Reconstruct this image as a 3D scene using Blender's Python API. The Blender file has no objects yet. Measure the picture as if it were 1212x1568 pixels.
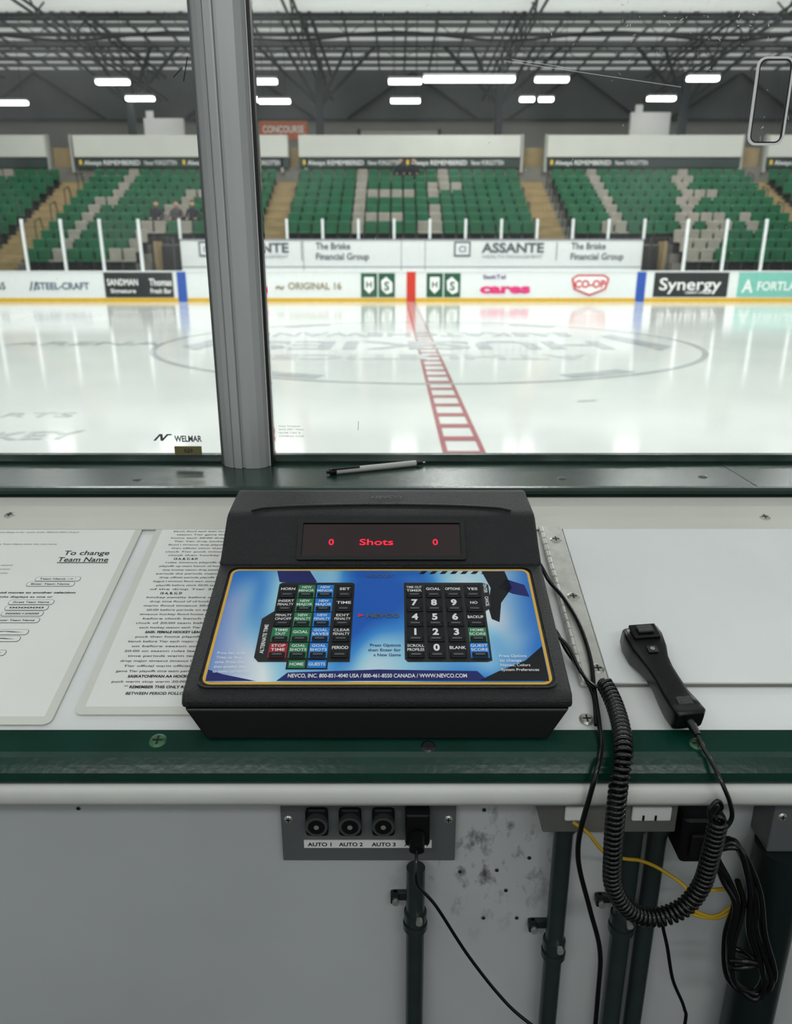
import bpy, bmesh, math, random
from mathutils import Matrix, Vector
random.seed(7)
S = bpy.context.scene
try:
    S.view_settings.view_transform = 'Standard'
    S.view_settings.look = 'None'
except Exception: pass

# ------------------------------------------------------------------ materials
def lin(c):
    return tuple((x/12.92 if x <= .04045 else ((x+.055)/1.055)**2.4) for x in c)
def mat(name, rgb, rough=.5, metal=0, var=.08, scale=8, bump=0, bscale=60, coat=0, spec=.5, emit=0, ior=1.45):
    """rgb is sRGB 0-255; colour varied by procedural noise"""
    c = lin([v/255 for v in rgb])
    m = bpy.data.materials.new(name); m.use_nodes = True
    nt = m.node_tree; b = nt.nodes['Principled BSDF']
    b.inputs['Roughness'].default_value = rough
    b.inputs['Metallic'].default_value = metal
    b.inputs['Specular IOR Level'].default_value = spec
    b.inputs['Coat Weight'].default_value = coat
    b.inputs['IOR'].default_value = ior
    tc = nt.nodes.new('ShaderNodeTexCoord')
    n = nt.nodes.new('ShaderNodeTexNoise'); n.inputs['Scale'].default_value = scale
    n.inputs['Detail'].default_value = 4
    nt.links.new(tc.outputs['Object'], n.inputs['Vector'])
    r = nt.nodes.new('ShaderNodeValToRGB')
    r.color_ramp.elements[0].position = .3; r.color_ramp.elements[1].position = .7
    r.color_ramp.elements[0].color = tuple(x*(1-var) for x in c)+(1,)
    r.color_ramp.elements[1].color = tuple(min(1, x*(1+var)) for x in c)+(1,)
    nt.links.new(n.outputs['Fac'], r.inputs['Fac'])
    nt.links.new(r.outputs['Color'], b.inputs['Base Color'])
    if emit:
        b.inputs['Emission Color'].default_value = c+(1,)
        b.inputs['Emission Strength'].default_value = emit
    if bump:
        n2 = nt.nodes.new('ShaderNodeTexNoise'); n2.inputs['Scale'].default_value = bscale
        nt.links.new(tc.outputs['Object'], n2.inputs['Vector'])
        bp = nt.nodes.new('ShaderNodeBump'); bp.inputs['Strength'].default_value = bump
        bp.inputs['Distance'].default_value = .001
        nt.links.new(n2.outputs['Fac'], bp.inputs['Height'])
        nt.links.new(bp.outputs['Normal'], b.inputs['Normal'])
    return m

def glass_mat(name, tint=(.97, .985, .975), refl=.05, dirt=0.0):
    m = bpy.data.materials.new(name); m.use_nodes = True
    nt = m.node_tree; nt.nodes.clear()
    o = nt.nodes.new('ShaderNodeOutputMaterial')
    t = nt.nodes.new('ShaderNodeBsdfTransparent'); t.inputs['Color'].default_value = tint+(1,)
    g = nt.nodes.new('ShaderNodeBsdfGlossy'); g.inputs['Roughness'].default_value = .02
    lw = nt.nodes.new('ShaderNodeFresnel'); lw.inputs['IOR'].default_value = 1.3
    mx = nt.nodes.new('ShaderNodeMixShader')
    nt.links.new(lw.outputs[0], mx.inputs[0]); nt.links.new(t.outputs[0], mx.inputs[1]); nt.links.new(g.outputs[0], mx.inputs[2])
    last = mx
    if dirt:
        tc = nt.nodes.new('ShaderNodeTexCoord')
        n = nt.nodes.new('ShaderNodeTexNoise'); n.inputs['Scale'].default_value = 150; n.inputs['Detail'].default_value = 2
        n3 = nt.nodes.new('ShaderNodeTexNoise'); n3.inputs['Scale'].default_value = 5; n3.inputs['Detail'].default_value = 5
        nt.links.new(tc.outputs['Object'], n.inputs['Vector']); nt.links.new(tc.outputs['Object'], n3.inputs['Vector'])
        r = nt.nodes.new('ShaderNodeValToRGB'); r.color_ramp.elements[0].position = .76; r.color_ramp.elements[1].position = .81
        nt.links.new(n.outputs['Fac'], r.inputs['Fac'])
        r3 = nt.nodes.new('ShaderNodeValToRGB'); r3.color_ramp.elements[0].position = .45; r3.color_ramp.elements[1].position = .8
        r3.color_ramp.elements[0].color = (.004, .004, .004, 1); r3.color_ramp.elements[1].color = (.08, .08, .08, 1)
        nt.links.new(n3.outputs['Fac'], r3.inputs['Fac'])
        ad = nt.nodes.new('ShaderNodeMath'); ad.operation = 'MULTIPLY_ADD'; ad.inputs[1].default_value = dirt; ad.use_clamp = True
        nt.links.new(r.outputs[0], ad.inputs[0]); nt.links.new(r3.outputs[0], ad.inputs[2])
        d = nt.nodes.new('ShaderNodeBsdfDiffuse'); d.inputs['Color'].default_value = (.9, .9, .9, 1)
        mx2 = nt.nodes.new('ShaderNodeMixShader')
        nt.links.new(ad.outputs[0], mx2.inputs[0]); nt.links.new(mx.outputs[0], mx2.inputs[1]); nt.links.new(d.outputs[0], mx2.inputs[2])
        last = mx2
    nt.links.new(last.outputs[0], o.inputs[0])
    return m

M_ = {}
def D(k, *a, **kw): M_[k] = mat(k, *a, **kw); return M_[k]
D('ice', (206, 208, 205), rough=.10, var=.06, scale=.5, ior=1.40)
D('ice_red', (156, 92, 97), rough=.12, ior=1.36)
D('ice_grey', (164, 168, 170), rough=.12, ior=1.36, var=.15, scale=2)
D('ice_lgrey', (186, 189, 188), rough=.12, ior=1.36)
D('board_white', (228, 231, 230), rough=.35, var=.03)
D('kick_yellow', (216, 172, 26), rough=.4)
D('red', (205, 50, 30), rough=.4); D('blue', (30, 80, 170), rough=.4)
D('green_seat', (0, 84, 50), rough=.42, var=.2, scale=1.5); D('grey_seat', (142, 136, 126), rough=.5, var=.15, scale=1.5)
D('concrete', (112, 109, 101), rough=.85, var=.15, scale=2)
D('tan', (146, 126, 90), rough=.8, var=.15, scale=2)
D('dark', (30, 32, 34), rough=.7); D('black', (12, 12, 13), rough=.4)
D('dgreen', (12, 80, 52), rough=.5); D('white', (240, 240, 238), rough=.5, var=.02)
D('parapet', (204, 204, 196), rough=.7, var=.03, scale=1)
D('band', (34, 52, 48), rough=.6); D('yellow', (225, 190, 60), rough=.5)
D('txtgrey', (88, 91, 98), rough=.5); D('txtlgrey', (140, 142, 148), rough=.5)
D('purple', (100, 70, 130)); D('pink', (226, 40, 120)); D('olive', (150, 140, 105)); D('coopred', (205, 50, 60))
D('teal', (120, 190, 175)); D('steelblue', (70, 95, 120)); D('orange', (190, 95, 40), rough=.6)
D('wall_grey', (160, 161, 154), rough=.9, var=.06, scale=.5)
D('wall_upper', (104, 110, 110), rough=.9, var=.1, scale=.4)
D('steel_dark', (48, 56, 60), rough=.6); D('purlin', (112, 116, 116), rough=.7)
D('roof_deck', (232, 235, 234), rough=.8, var=.12, scale=.8, emit=.42); D('duct_white', (235, 236, 234), rough=.6, emit=.4)  # deck and duct are no lamps; faint glow added to brighten the ceiling
D('post_white', (225, 228, 228), rough=.4)
D('lamp', (255, 255, 250), emit=9); D('lamp_house', (180, 180, 180))
D('desk', (232, 234, 232), rough=.34, var=.035, scale=6, bump=.1, bscale=200)
D('desk_warm', (212, 211, 201), rough=.45, var=.05, scale=5)
D('plate_white', (236, 239, 237), rough=.22, var=.025, scale=9)
D('seam', (120, 120, 112), rough=.8)
D('trim_green', (8, 52, 41), rough=.22, var=.15, scale=20, bump=.15, bscale=150)
D('sill_green', (24, 50, 42), rough=.24, var=.2, scale=14, bump=.2, bscale=120)
D('alu', (186, 189, 188), rough=.42, metal=.35, var=.05, scale=3)
D('alu_dark', (95, 98, 98), rough=.5, metal=.6)
D('steel', (216, 216, 208), rough=.34, metal=.5, var=.12, scale=60)
D('screw', (190, 190, 182), rough=.3, metal=.6); D('screw_green', (70, 110, 80), rough=.4, metal=.5)
D('paper', (242, 243, 237), rough=.45, var=.02, coat=.3); D('laminate', (226, 228, 218), rough=.22, var=.03, coat=.5)
D('ink', (30, 30, 34), rough=.7); D('inkgrey', (78, 78, 82), rough=.7)
D('abs_black', (28, 28, 30), rough=.42, var=.4, scale=500, bump=1, bscale=900)
D('abs_smooth', (9, 9, 10), rough=.3)
D('rubber', (12, 12, 13), rough=.26, coat=.3); D('matte_black', (14, 14, 16), rough=.5)
D('gold', (230, 180, 70), rough=.35); D('navy', (34, 42, 110), rough=.3); D('key_black', (22, 24, 28), rough=.3)
D('key_blue', (20, 134, 228), rough=.3); D('key_green', (44, 130, 86), rough=.3); D('key_red', (165, 40, 50), rough=.3)
D('key_bar', (92, 96, 102), rough=.3)
D('display', (30, 3, 8), rough=.12, emit=.12); D('led', (255, 22, 46), emit=2.2)
D('plate_grey', (102, 106, 106), rough=.45, metal=.2); D('conduit', (62, 74, 72), rough=.28, metal=.45, var=.1, scale=30)
D('conduit_dark', (34, 46, 44), rough=.35, metal=.4)
D('box_grey', (122, 122, 116), rough=.45, metal=.3); D('cable_yellow', (200, 164, 40), rough=.45)
D('white_edge', (218, 219, 213), rough=.4, var=.06, scale=12)
D('pen_white', (205, 205, 200), rough=.3)
D('tag', (120, 112, 72), rough=.5); D('skin', (205, 160, 135), rough=.6); D('jacket', (28, 30, 38), rough=.8); D('jacket2', (70, 62, 66), rough=.8); D('hair', (50, 36, 26), rough=.8)
D('floor_rubber', (36, 38, 38), rough=.8); D('back_wall', (180, 183, 182), rough=.6)
M_['glass'] = glass_mat('acrylic_glass', dirt=.25)
M_['glass_far'] = glass_mat('acrylic_glass_far', tint=(.95, .97, .96))

# stained wall
def wall_mat():
    m = mat('stained_wall_panel', (194, 198, 198), rough=.42, var=.07, scale=3)
    nt = m.node_tree; b = nt.nodes['Principled BSDF']
    src = [l for l in nt.links if l.to_socket == b.inputs['Base Color']][0].from_socket
    tc = nt.nodes.new('ShaderNodeTexCoord')
    n = nt.nodes.new('ShaderNodeTexNoise'); n.inputs['Scale'].default_value = 55; n.inputs['Detail'].default_value = 7; n.inputs['Roughness'].default_value = .6
    mp = nt.nodes.new('ShaderNodeMapping'); mp.inputs['Scale'].default_value = (1, 1, .6)
    nt.links.new(tc.outputs['Object'], mp.inputs['Vector']); nt.links.new(mp.outputs[0], n.inputs['Vector'])
    r = nt.nodes.new('ShaderNodeValToRGB'); r.color_ramp.elements[0].position = .52; r.color_ramp.elements[1].position = .68
    r.color_ramp.elements[1].color = (.9, .9, .9, 1)
    nt.links.new(n.outputs['Fac'], r.inputs['Fac'])
    # scuffs concentrated around one patch of wall
    vm = nt.nodes.new('ShaderNodeVectorMath'); vm.operation = 'DISTANCE'; vm.inputs[1].default_value = (.105, .70, .79)
    nt.links.new(tc.outputs['Object'], vm.inputs[0])
    mr = nt.nodes.new('ShaderNodeMapRange'); mr.inputs[1].default_value = .03; mr.inputs[2].default_value = .13; mr.inputs[3].default_value = 1; mr.inputs[4].default_value = 0
    nt.links.new(vm.outputs['Value'], mr.inputs[0])
    mu = nt.nodes.new('ShaderNodeMath'); mu.operation = 'MULTIPLY'
    nt.links.new(r.outputs[0], mu.inputs[0]); nt.links.new(mr.outputs[0], mu.inputs[1])
    mx = nt.nodes.new('ShaderNodeMix'); mx.data_type = 'RGBA'
    nt.links.new(mu.outputs[0], mx.inputs[0]); nt.links.new(src, mx.inputs[6]); mx.inputs[7].default_value = (.06, .055, .055, 1)
    nt.links.new(mx.outputs[2], b.inputs['Base Color'])
    return m
M_['wall_panel'] = wall_mat()

def art_mat():
    m = bpy.data.materials.new('overlay_artwork'); m.use_nodes = True
    nt = m.node_tree; b = nt.nodes['Principled BSDF']; b.inputs['Roughness'].default_value = .3
    tc = nt.nodes.new('ShaderNodeTexCoord'); n = nt.nodes.new('ShaderNodeTexNoise')
    n.inputs['Scale'].default_value = 10; n.inputs['Detail'].default_value = 1.0; n.inputs['Distortion'].default_value = .6
    mp = nt.nodes.new('ShaderNodeMapping'); mp.inputs['Rotation'].default_value = (0, 0, .7); mp.inputs['Scale'].default_value = (1, .6, 1); mp.inputs['Location'].default_value = (.37, .1, 0)
    nt.links.new(tc.outputs['Object'], mp.inputs[0]); nt.links.new(mp.outputs[0], n.inputs['Vector'])
    r = nt.nodes.new('ShaderNodeValToRGB'); cr = r.color_ramp
    cr.elements[0].position = .30; cr.elements[0].color = lin((.08, .38, .78))+(1,)
    cr.elements[1].position = .68; cr.elements[1].color = lin((.93, .97, .98))+(1,)
    e = cr.elements.new(.43); e.color = lin((.25, .60, .90))+(1,)
    e = cr.elements.new(.55); e.color = lin((.62, .85, .95))+(1,)
    nt.links.new(n.outputs['Fac'], r.inputs[0])
    # printed artwork turns to deeper blue toward both ends of the overlay
    sx = nt.nodes.new('ShaderNodeSeparateXYZ'); nt.links.new(tc.outputs['Object'], sx.inputs[0])
    a1 = nt.nodes.new('ShaderNodeMath'); a1.operation = 'ADD'; a1.inputs[1].default_value = .0185; nt.links.new(sx.outputs[0], a1.inputs[0])
    a2 = nt.nodes.new('ShaderNodeMath'); a2.operation = 'ABSOLUTE'; nt.links.new(a1.outputs[0], a2.inputs[0])
    mr = nt.nodes.new('ShaderNodeMapRange'); mr.inputs[1].default_value = .115; mr.inputs[2].default_value = .175; mr.inputs[3].default_value = 0; mr.inputs[4].default_value = .85
    nt.links.new(a2.outputs[0], mr.inputs[0])
    mx = nt.nodes.new('ShaderNodeMix'); mx.data_type = 'RGBA'; nt.links.new(mr.outputs[0], mx.inputs[0]); nt.links.new(r.outputs[0], mx.inputs[6])
    mx.inputs[7].default_value = lin((.10, .42, .80))+(1,)
    nt.links.new(mx.outputs[2], b.inputs['Base Color'])
    return m
M_['art'] = art_mat()

# ------------------------------------------------------------------ mesh builder
_tc = {}
def text_geo(s, bold):
    k = (s, bold)
    if k in _tc: return _tc[k]
    cu = bpy.data.curves.new('t', 'FONT'); cu.body = s; cu.size = 1; cu.resolution_u = 3; cu.offset = bold
    cu.align_x = 'CENTER'
    ob = bpy.data.objects.new('t', cu); S.collection.objects.link(ob)
    dg = bpy.context.evaluated_depsgraph_get(); ev = ob.evaluated_get(dg); me = ev.to_mesh()
    vs = [tuple(v.co) for v in me.vertices]; fs = [tuple(p.vertices) for p in me.polygons]
    ev.to_mesh_clear(); bpy.data.objects.remove(ob); bpy.data.curves.remove(cu)
    if vs:
        x0 = min(v[0] for v in vs); x1 = max(v[0] for v in vs)
    else: x0, x1 = 0, 1
    _tc[k] = (vs, fs, x0, x1); return _tc[k]

VERT = Matrix(((1, 0, 0, 0), (0, 0, -1, 0), (0, 1, 0, 0), (0, 0, 0, 1)))  # text plane -> facing -Y
def T(x, y, z): return Matrix.Translation((x, y, z))

class MB:
    def __init__(s): s.v = []; s.f = []; s.mi = []; s.sm = []; s.mats = []
    def m(s, k):
        if k not in s.mats: s.mats.append(k)
        return s.mats.index(k)
    def add(s, vs, fs, k, M=None, smooth=False):
        o = len(s.v); i = s.m(k)
        if M is not None: vs = [M @ Vector(v) for v in vs]
        s.v += [tuple(v) for v in vs]
        for f in fs: s.f.append(tuple(a+o for a in f)); s.mi.append(i); s.sm.append(smooth)
    def bm(s, b, k, M=None, smooth=False):
        b.verts.ensure_lookup_table(); b.verts.index_update()
        s.add([v.co.copy() for v in b.verts], [[v.index for v in f.verts] for f in b.faces], k, M, smooth); b.free()
    def box(s, x0, x1, y0, y1, z0, z1, k, bev=0, M=None, seg=2):
        if bev:
            b = bmesh.new(); bmesh.ops.create_cube(b, size=1)
            for v in b.verts: v.co = Vector((x0+(v.co.x+.5)*(x1-x0), y0+(v.co.y+.5)*(y1-y0), z0+(v.co.z+.5)*(z1-z0)))
            bmesh.ops.bevel(b, geom=b.edges[:], offset=bev, segments=seg, profile=.5, affect='EDGES')
            s.bm(b, k, M, False)
        else:
            v = [(x, y, z) for z in (z0, z1) for y in (y0, y1) for x in (x0, x1)]
            s.add(v, [(0, 2, 3, 1), (4, 5, 7, 6), (0, 1, 5, 4), (2, 6, 7, 3), (0, 4, 6, 2), (1, 3, 7, 5)], k, M)
    def prism(s, pts, z0, z1, k, M=None, smooth=False):
        n = len(pts)
        v = [(p[0], p[1], z0) for p in pts]+[(p[0], p[1], z1) for p in pts]
        s.add(v, [tuple(range(n))[::-1], tuple(range(n, 2*n))], k, M)
        s.add(v, [(i, (i+1) % n, n+(i+1) % n, n+i) for i in range(n)], k, M, smooth)
    def flat(s, pts, k, M=None, z=0):
        s.add([(p[0], p[1], z) for p in pts], [tuple(range(len(pts)))], k, M)
    def loft(s, rings, k, M=None, smooth=True, caps=True):
        n = len(rings[0]); v = [p for r in rings for p in r]
        f = [(i*n+j, i*n+(j+1) % n, (i+1)*n+(j+1) % n, (i+1)*n+j) for i in range(len(rings)-1) for j in range(n)]
        s.add(v, f, k, M, smooth)
        if caps: s.add(v, [tuple(range(n))[::-1], tuple((len(rings)-1)*n+j for j in range(n))], k, M)
    def cyl(s, p0, p1, r, k, seg=16, M=None, r1=None):
        s.tube([p0, p1], r, k, seg, M, r1=r1)
    def tube(s, pts, r, k, seg=8, M=None, r1=None):
        P = [Vector(p) for p in pts]; rings = []; t0 = (P[1]-P[0]).normalized()
        u = t0.orthogonal().normalized()
        for i, p in enumerate(P):
            t = (P[min(i+1, len(P)-1)]-P[max(i-1, 0)]).normalized()
            u = (u-t*u.dot(t)).normalized(); w = t.cross(u)
            rr = r if (r1 is None) else r+(r1-r)*i/(len(P)-1)
            rings.append([p+(u*math.cos(a)+w*math.sin(a))*rr for a in [2*math.pi*j/seg for j in range(seg)]])
        s.loft(rings, k, M)
    def text(s, t, x, y, h, k, M=None, w=None, bold=0.0, align='c', z=0, rot=0):
        vs, fs, x0, x1 = text_geo(t, bold)
        sc = h/.72; sx = sc if w is None else w/(x1-x0)
        off = {'c': -(x0+x1)/2, 'l': -x0, 'r': -x1}[align]
        R = T(x, y, z) @ Matrix.Rotation(rot, 4, 'Z')
        if M is not None: R = M @ R
        s.add([((v[0]+off)*sx, v[1]*sc-h/2, 0) for v in vs], fs, k, R)
    def obj(s, name, parent=None, M=None, autosmooth=False, recalc=True, origin=None):
        me = bpy.data.meshes.new(name)
        vs = s.v
        if origin: vs = [(a-origin[0], b-origin[1], c-origin[2]) for a, b, c in vs]
        me.from_pydata(vs, [], s.f)
        for k in s.mats: me.materials.append(M_[k])
        me.polygons.foreach_set('material_index', s.mi); me.polygons.foreach_set('use_smooth', s.sm)
        if recalc:
            b = bmesh.new(); b.from_mesh(me); bmesh.ops.recalc_face_normals(b, faces=b.faces[:]); b.to_mesh(me); b.free()
        o = bpy.data.objects.new(name, me); S.collection.objects.link(o)
        if parent: o.parent = parent
        if M is not None: o.matrix_local = M
        if origin: o.location = origin
        return o
def empty(name, M=None):
    e = bpy.data.objects.new(name, None); e.empty_display_size = .05; S.collection.objects.link(e)
    if M is not None: e.matrix_world = M
    return e
def smoothpath(P, n=8):
    P = [Vector(p) for p in P]; out = []
    Q = [P[0]*2-P[1]]+P+[P[-1]*2-P[-2]]
    for i in range(1, len(Q)-2):
        for j in range(n):
            t = j/n; a, b, c, d = Q[i-1:i+3]
            out.append(.5*((2*b)+(c-a)*t+(2*a-5*b+4*c-d)*t*t+(3*b-a-3*c+d)*t**3))
    out.append(P[-1]); return out
def rrect(x0, x1, y0, y1, r, n=5):
    p = []
    for cx, cy, a0 in ((x1-r, y1-r, 0), (x0+r, y1-r, 90), (x0+r, y0+r, 180), (x1-r, y0+r, 270)):
        for i in range(n+1):
            a = math.radians(a0+90*i/n); p.append((cx+r*math.cos(a), cy+r*math.sin(a)))
    return p

# ------------------------------------------------------------------ camera
CZ = 1.45
cam = bpy.data.cameras.new('camera'); co = bpy.data.objects.new('camera', cam); S.collection.objects.link(co)
co.location = (0, 0, CZ); co.rotation_euler = (math.radians(90-18.6), 0, 0)
cam.sensor_fit = 'VERTICAL'; cam.sensor_height = 36; cam.lens = 36*1150/1568
cam.clip_end = 300; cam.clip_start = .02
cam.dof.use_dof = True; cam.dof.focus_distance = .85; cam.dof.aperture_fstop = 7
S.camera = co

# ------------------------------------------------------------------ ICE RINK
b = MB(); b.box(-32, 32, 1.40, 28, -.2, 0, 'ice'); b.obj('floor_ice_rink')
b = MB(); z = .002; cx = .54; cy = 14
for s_ in (-1, 1): b.flat([(cx+s_*.15-.022, 1.4), (cx+s_*.15+.022, 1.4), (cx+s_*.15+.022, 27.9), (cx+s_*.15-.022, 27.9)], 'ice_red', z=z)
y = 1.5
while y < 27.8:
    b.flat([(cx-.15, y), (cx+.15, y), (cx+.15, y+.17), (cx-.15, y+.17)], 'ice_red', z=z+.0005); y += .52
def ring(r0, r1, a0, a1, k, n=64, zz=.003):
    P = []
    for i in range(n+1):
        a = math.radians(a0+(a1-a0)*i/n); P.append((a))
    v = []; f = []
    for i, a in enumerate(P):
        v += [(cx+r0*math.cos(a), cy+r0*math.sin(a), zz), (cx+r1*math.cos(a), cy+r1*math.sin(a), zz)]
        if i: f.append((2*i-2, 2*i, 2*i+1, 2*i-1))
    b.add(v, f, k)
ring(4.72, 4.82, 0, 360, 'ice_grey', 96)
for a0 in (236, 292, 48, 118): ring(4.3, 4.62, a0, a0+14, 'ice_grey', 12, .0035)
# centre-ice logo (letters read from the far side)
b.text('SASKATCHEWAN', cx, 15.6, .8, 'ice_grey', w=6.0, bold=.02, z=.0035, rot=math.pi)
b.text('HUSKIES', cx, 13.6, 1.3, 'ice_grey', w=6.4, bold=.02, z=.0035, rot=math.pi)
b.text('ATHLETICS', cx, 11.9, .6, 'ice_lgrey', w=5, bold=.02, z=.0035, rot=math.pi)
for s_ in (-1, 1):
    b.flat([(cx+s_*3.9, 12.8), (cx+s_*4.3, 13.4), (cx+s_*3.8, 15.6), (cx+s_*3.5, 15.2)], 'ice_grey', z=.003)
b.text('HOCKEY', -3.6, 6.35, .32, 'ice_lgrey', w=1.7, z=.0035, rot=.1, bold=.02)
b.text('SPORTS', -3.9, 7.3, .22, 'ice_lgrey', w=1.5, z=.0035)
b.flat([(1.93, 8.0), (2.15, 8.06), (2.2, 8.12), (1.98, 8.08)], 'ice_grey', z=.003)
b.text('ARENA', -5.6, 13.9, .6, 'ice_grey', w=2.8, bold=.02, z=.0035)
b.obj('ice_markings', recalc=False)

# far boards ---------------------------------------------------------------
b = MB()
b.box(-30, 30, 28, 28.12, 0, 1.03, 'board_white'); b.box(-30, 30, 27.985, 28.0, 0, .13, 'kick_yellow')
b.box(-30, 30, 27.97, 28.16, 1.03, 1.06, 'board_white', .01)
for X, k in ((cx, 'red'), (-7.64, 'blue'), (8.74, 'blue')): b.box(X-.16, X+.16, 27.98, 28, .0, 1.03, k)
BM = T(0, 27.995, 0) @ VERT; BT = T(0, 27.98, 0) @ VERT
def bpan(x0, x1, z0, z1, k): b.box(x0, x1, 27.985, 28, z0, z1, k)
def bt(t, x, z, h, k, w=None, bold=.02): b.text(t, x, z, h, k, M=BT, w=w, bold=bold)
bt('STEEL-CRAFT', -11.9, .55, .24, 'steelblue', 1.9); bt('//', -12.95, .55, .3, 'steelblue', .3)
bpan(-10.4, -7.95, .15, 1.0, 'dark'); bt('SANDMAN', -9.75, .68, .22, 'white', 1.1); bt('Signature', -9.75, .38, .14, 'white', .9)
bt('Thomas', -8.4, .68, .24, 'white', .8); bt('Fresh Bar', -8.4, .38, .16, 'white', .75)
bt('65', -14.1, .55, .24, 'txtgrey', .3); bt('ORIGINAL 16', -2.9, .55, .24, 'olive', 1.9); bt('~', -4.15, .55, .5, 'olive', .3)
for x0 in (-1.25, -.62, 1.09, 1.72):
    bpan(x0, x0+.58, .16, .98, 'dgreen')
for x0 in (-1.25, 1.09):
    b.prism([(x0+.12, .85), (x0+.46, .85), (x0+.46, .45), (x0+.29, .28), (x0+.12, .45)], .0, .008, 'white', M=BT)
    b.text('H', x0+.29, .6, .22, 'dgreen', M=T(0, 27.97, 0) @ VERT, bold=.03)
    b.prism([(x0+.72, .72), (x0+.9, .86), (x0+1.12, .66), (x0+1.12, .34), (x0+.92, .26), (x0+.74, .42)], 0, .008, 'white', M=BT)
    b.text('S', x0+.92, .55, .3, 'dgreen', M=T(0, 27.97, 0) @ VERT, bold=.03)
bt('SaskTel', 3.5, .86, .14, 'purple', .8); bt('cares', 3.9, .47, .32, 'pink', 1.8, .05)
b.prism([(6.25, .8), (6.45, .93), (7.4, .93), (7.6, .8), (7.5, .42), (6.92, .2), (6.35, .42)], 0, .006, 'coopred', M=BT)
b.prism([(6.33, .78), (6.48, .87), (7.37, .87), (7.52, .78), (7.43, .46), (6.92, .27), (6.42, .46)], 0.007, .012, 'white', M=BT)
b.text('CO-OP', 6.92, .62, .26, 'coopred', M=T(0, 27.96, 0) @ VERT, w=1.1, bold=.04)
bpan(9.2, 11.85, .17, 1.0, 'dark'); bt('Synergy', 10.5, .62, .42, 'white', 2.2, .01); bt('CREDIT UNION', 10.8, .32, .08, 'white', .9)
bpan(12.2, 15.2, .17, 1.0, 'teal'); bt('FORTLANDER', 14.1, .55, .3, 'white', 2.4); bt('A', 12.55, .55, .45, 'white', .4); bt('FOODS', 20, .55, .3, 'txtgrey', 2); bt('MOTORS', -18, .55, .3, 'coopred', 2.4)
b.obj('dasher_boards', origin=(0, 28, 0))

# far glass
def fglass(b, x0, x1, Y, z0, z1, step):
    n = max(1, round((x1-x0)/step))
    for i in range(n+1):
        X = x0+(x1-x0)*i/n; b.box(X-.045, X+.045, Y-.04, Y+.04, z0, z1, 'post_white')
    b.box(x0, x1, Y-.008, Y+.008, z0, z1-.08, 'glass_far')
b = MB(); fglass(b, -28, -9.0, 28.07, 1.062, 2.78, 1.36); b.obj('rink_glass', origin=(-18, 28, 1.06))
b = MB(); fglass(b, 10.2, 28, 28.07, 1.062, 2.78, 1.4); b.obj('rink_glass', origin=(18, 28, 1.06))
b = MB(); fglass(b, -8.1, 9.3, 30.05, 2.172, 2.88, 1.34); b.obj('rink_glass', origin=(0, 30, 2.17))

# bench back wall with sponsor signs
b = MB()
b.box(-8.12, 9.3, 30, 30.12, .0, 2.17, 'board_white'); b.box(-8.12, 9.3, 29.6, 30, .75, .8, 'board_white')
for X in (-3.5, .2, 1.1): b.box(X-.012, X+.012, 29.99, 30, .9, 2.16, 'txtlgrey')
b.box(-8.12, 9.3, 29.985, 30, 1.16, 1.19, 'txtlgrey'); b.box(-8.12, 9.3, 29.97, 30.14, 2.13, 2.17, 'txtlgrey')
BW = T(0, 29.98, 0) @ VERT
for o in (0, -9.62):
    b.prism([(2.19+o, 2.08), (2.81+o, 2.08), (2.81+o, 1.55), (2.19+o, 1.55)], 0, .004, 'txtgrey', M=BW)
    b.prism([(2.25+o, 2.02), (2.75+o, 2.02), (2.75+o, 1.61), (2.25+o, 1.61)], .005, .008, 'board_white', M=BW)
    b.text('CI', 2.5+o, 1.82, .22, 'txtgrey', M=T(0, 29.96, 0) @ VERT, bold=.01)
    b.text('ASSANTE', 4.4+o, 1.87, .34, 'txtgrey', M=BW, w=2.35, bold=.03)
    b.text('WEALTH MANAGEMENT', 4.4+o, 1.55, .12, 'txtlgrey', M=BW, w=2.3, bold=.0)
    b.box(6.05+o, 6.07+o, 29.98, 29.99, 1.42, 2.08, 'txtgrey')
    b.text('The Briske', 6.6+o, 1.93, .24, 'txtgrey', M=BW, w=1.3, bold=.015, align='l')
    b.text('Financial Group', 6.6+o, 1.56, .24, 'txtgrey', M=BW, w=2.0, bold=.015, align='l')
b.obj('team_bench_wall', origin=(0, 30, 0))

# ------------------------------------------------------------------ STANDS
AISLES = (-25, -14.7, -4.95, 6.1, 16.4, 27)
def inaisle(X): return any(abs(X-a) < .72 for a in AISLES)
def tz(k): return 2.0+.35*k
b = MB()
for k in range(-3, 9):
    Y0 = 31.1+.8*k; segs = [(-30, 30)] if k >= 0 else [(-30, -9.2), (10.3, 30)]
    for x0, x1 in segs: b.box(x0, x1, Y0-.05, Y0+.8 if k < 8 else 38.48, 0, tz(k), 'concrete')
    for a in AISLES:
        if k >= 0 or a < -9.2 or a > 10.3:
            b.box(a-.62, a+.62, Y0-.4, Y0-.05, 0, tz(k)-.17, 'tan'); b.box(a-.62, a+.62, Y0-.07, Y0+.42, tz(k), tz(k)+.01, 'tan')
            b.box(a-.62, a+.62, Y0-.06, Y0-.0, tz(k)-.17, tz(k)+.012, 'tan')
for x0, x1 in ((-9.1, -8.2), (9.4, 10.2)):
    b.box(x0, x1, 30.9, 31.04, .1, 1.95, 'dark')
    b.box(x0-.12, x0, 30.3, 31.04, .1, 2.1, 'tan'); b.box(x1, x1+.12, 30.3, 31.04, .1, 2.1, 'tan')
b.obj('grandstand_steps', origin=(0, 31, 0))
b = MB()
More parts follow.
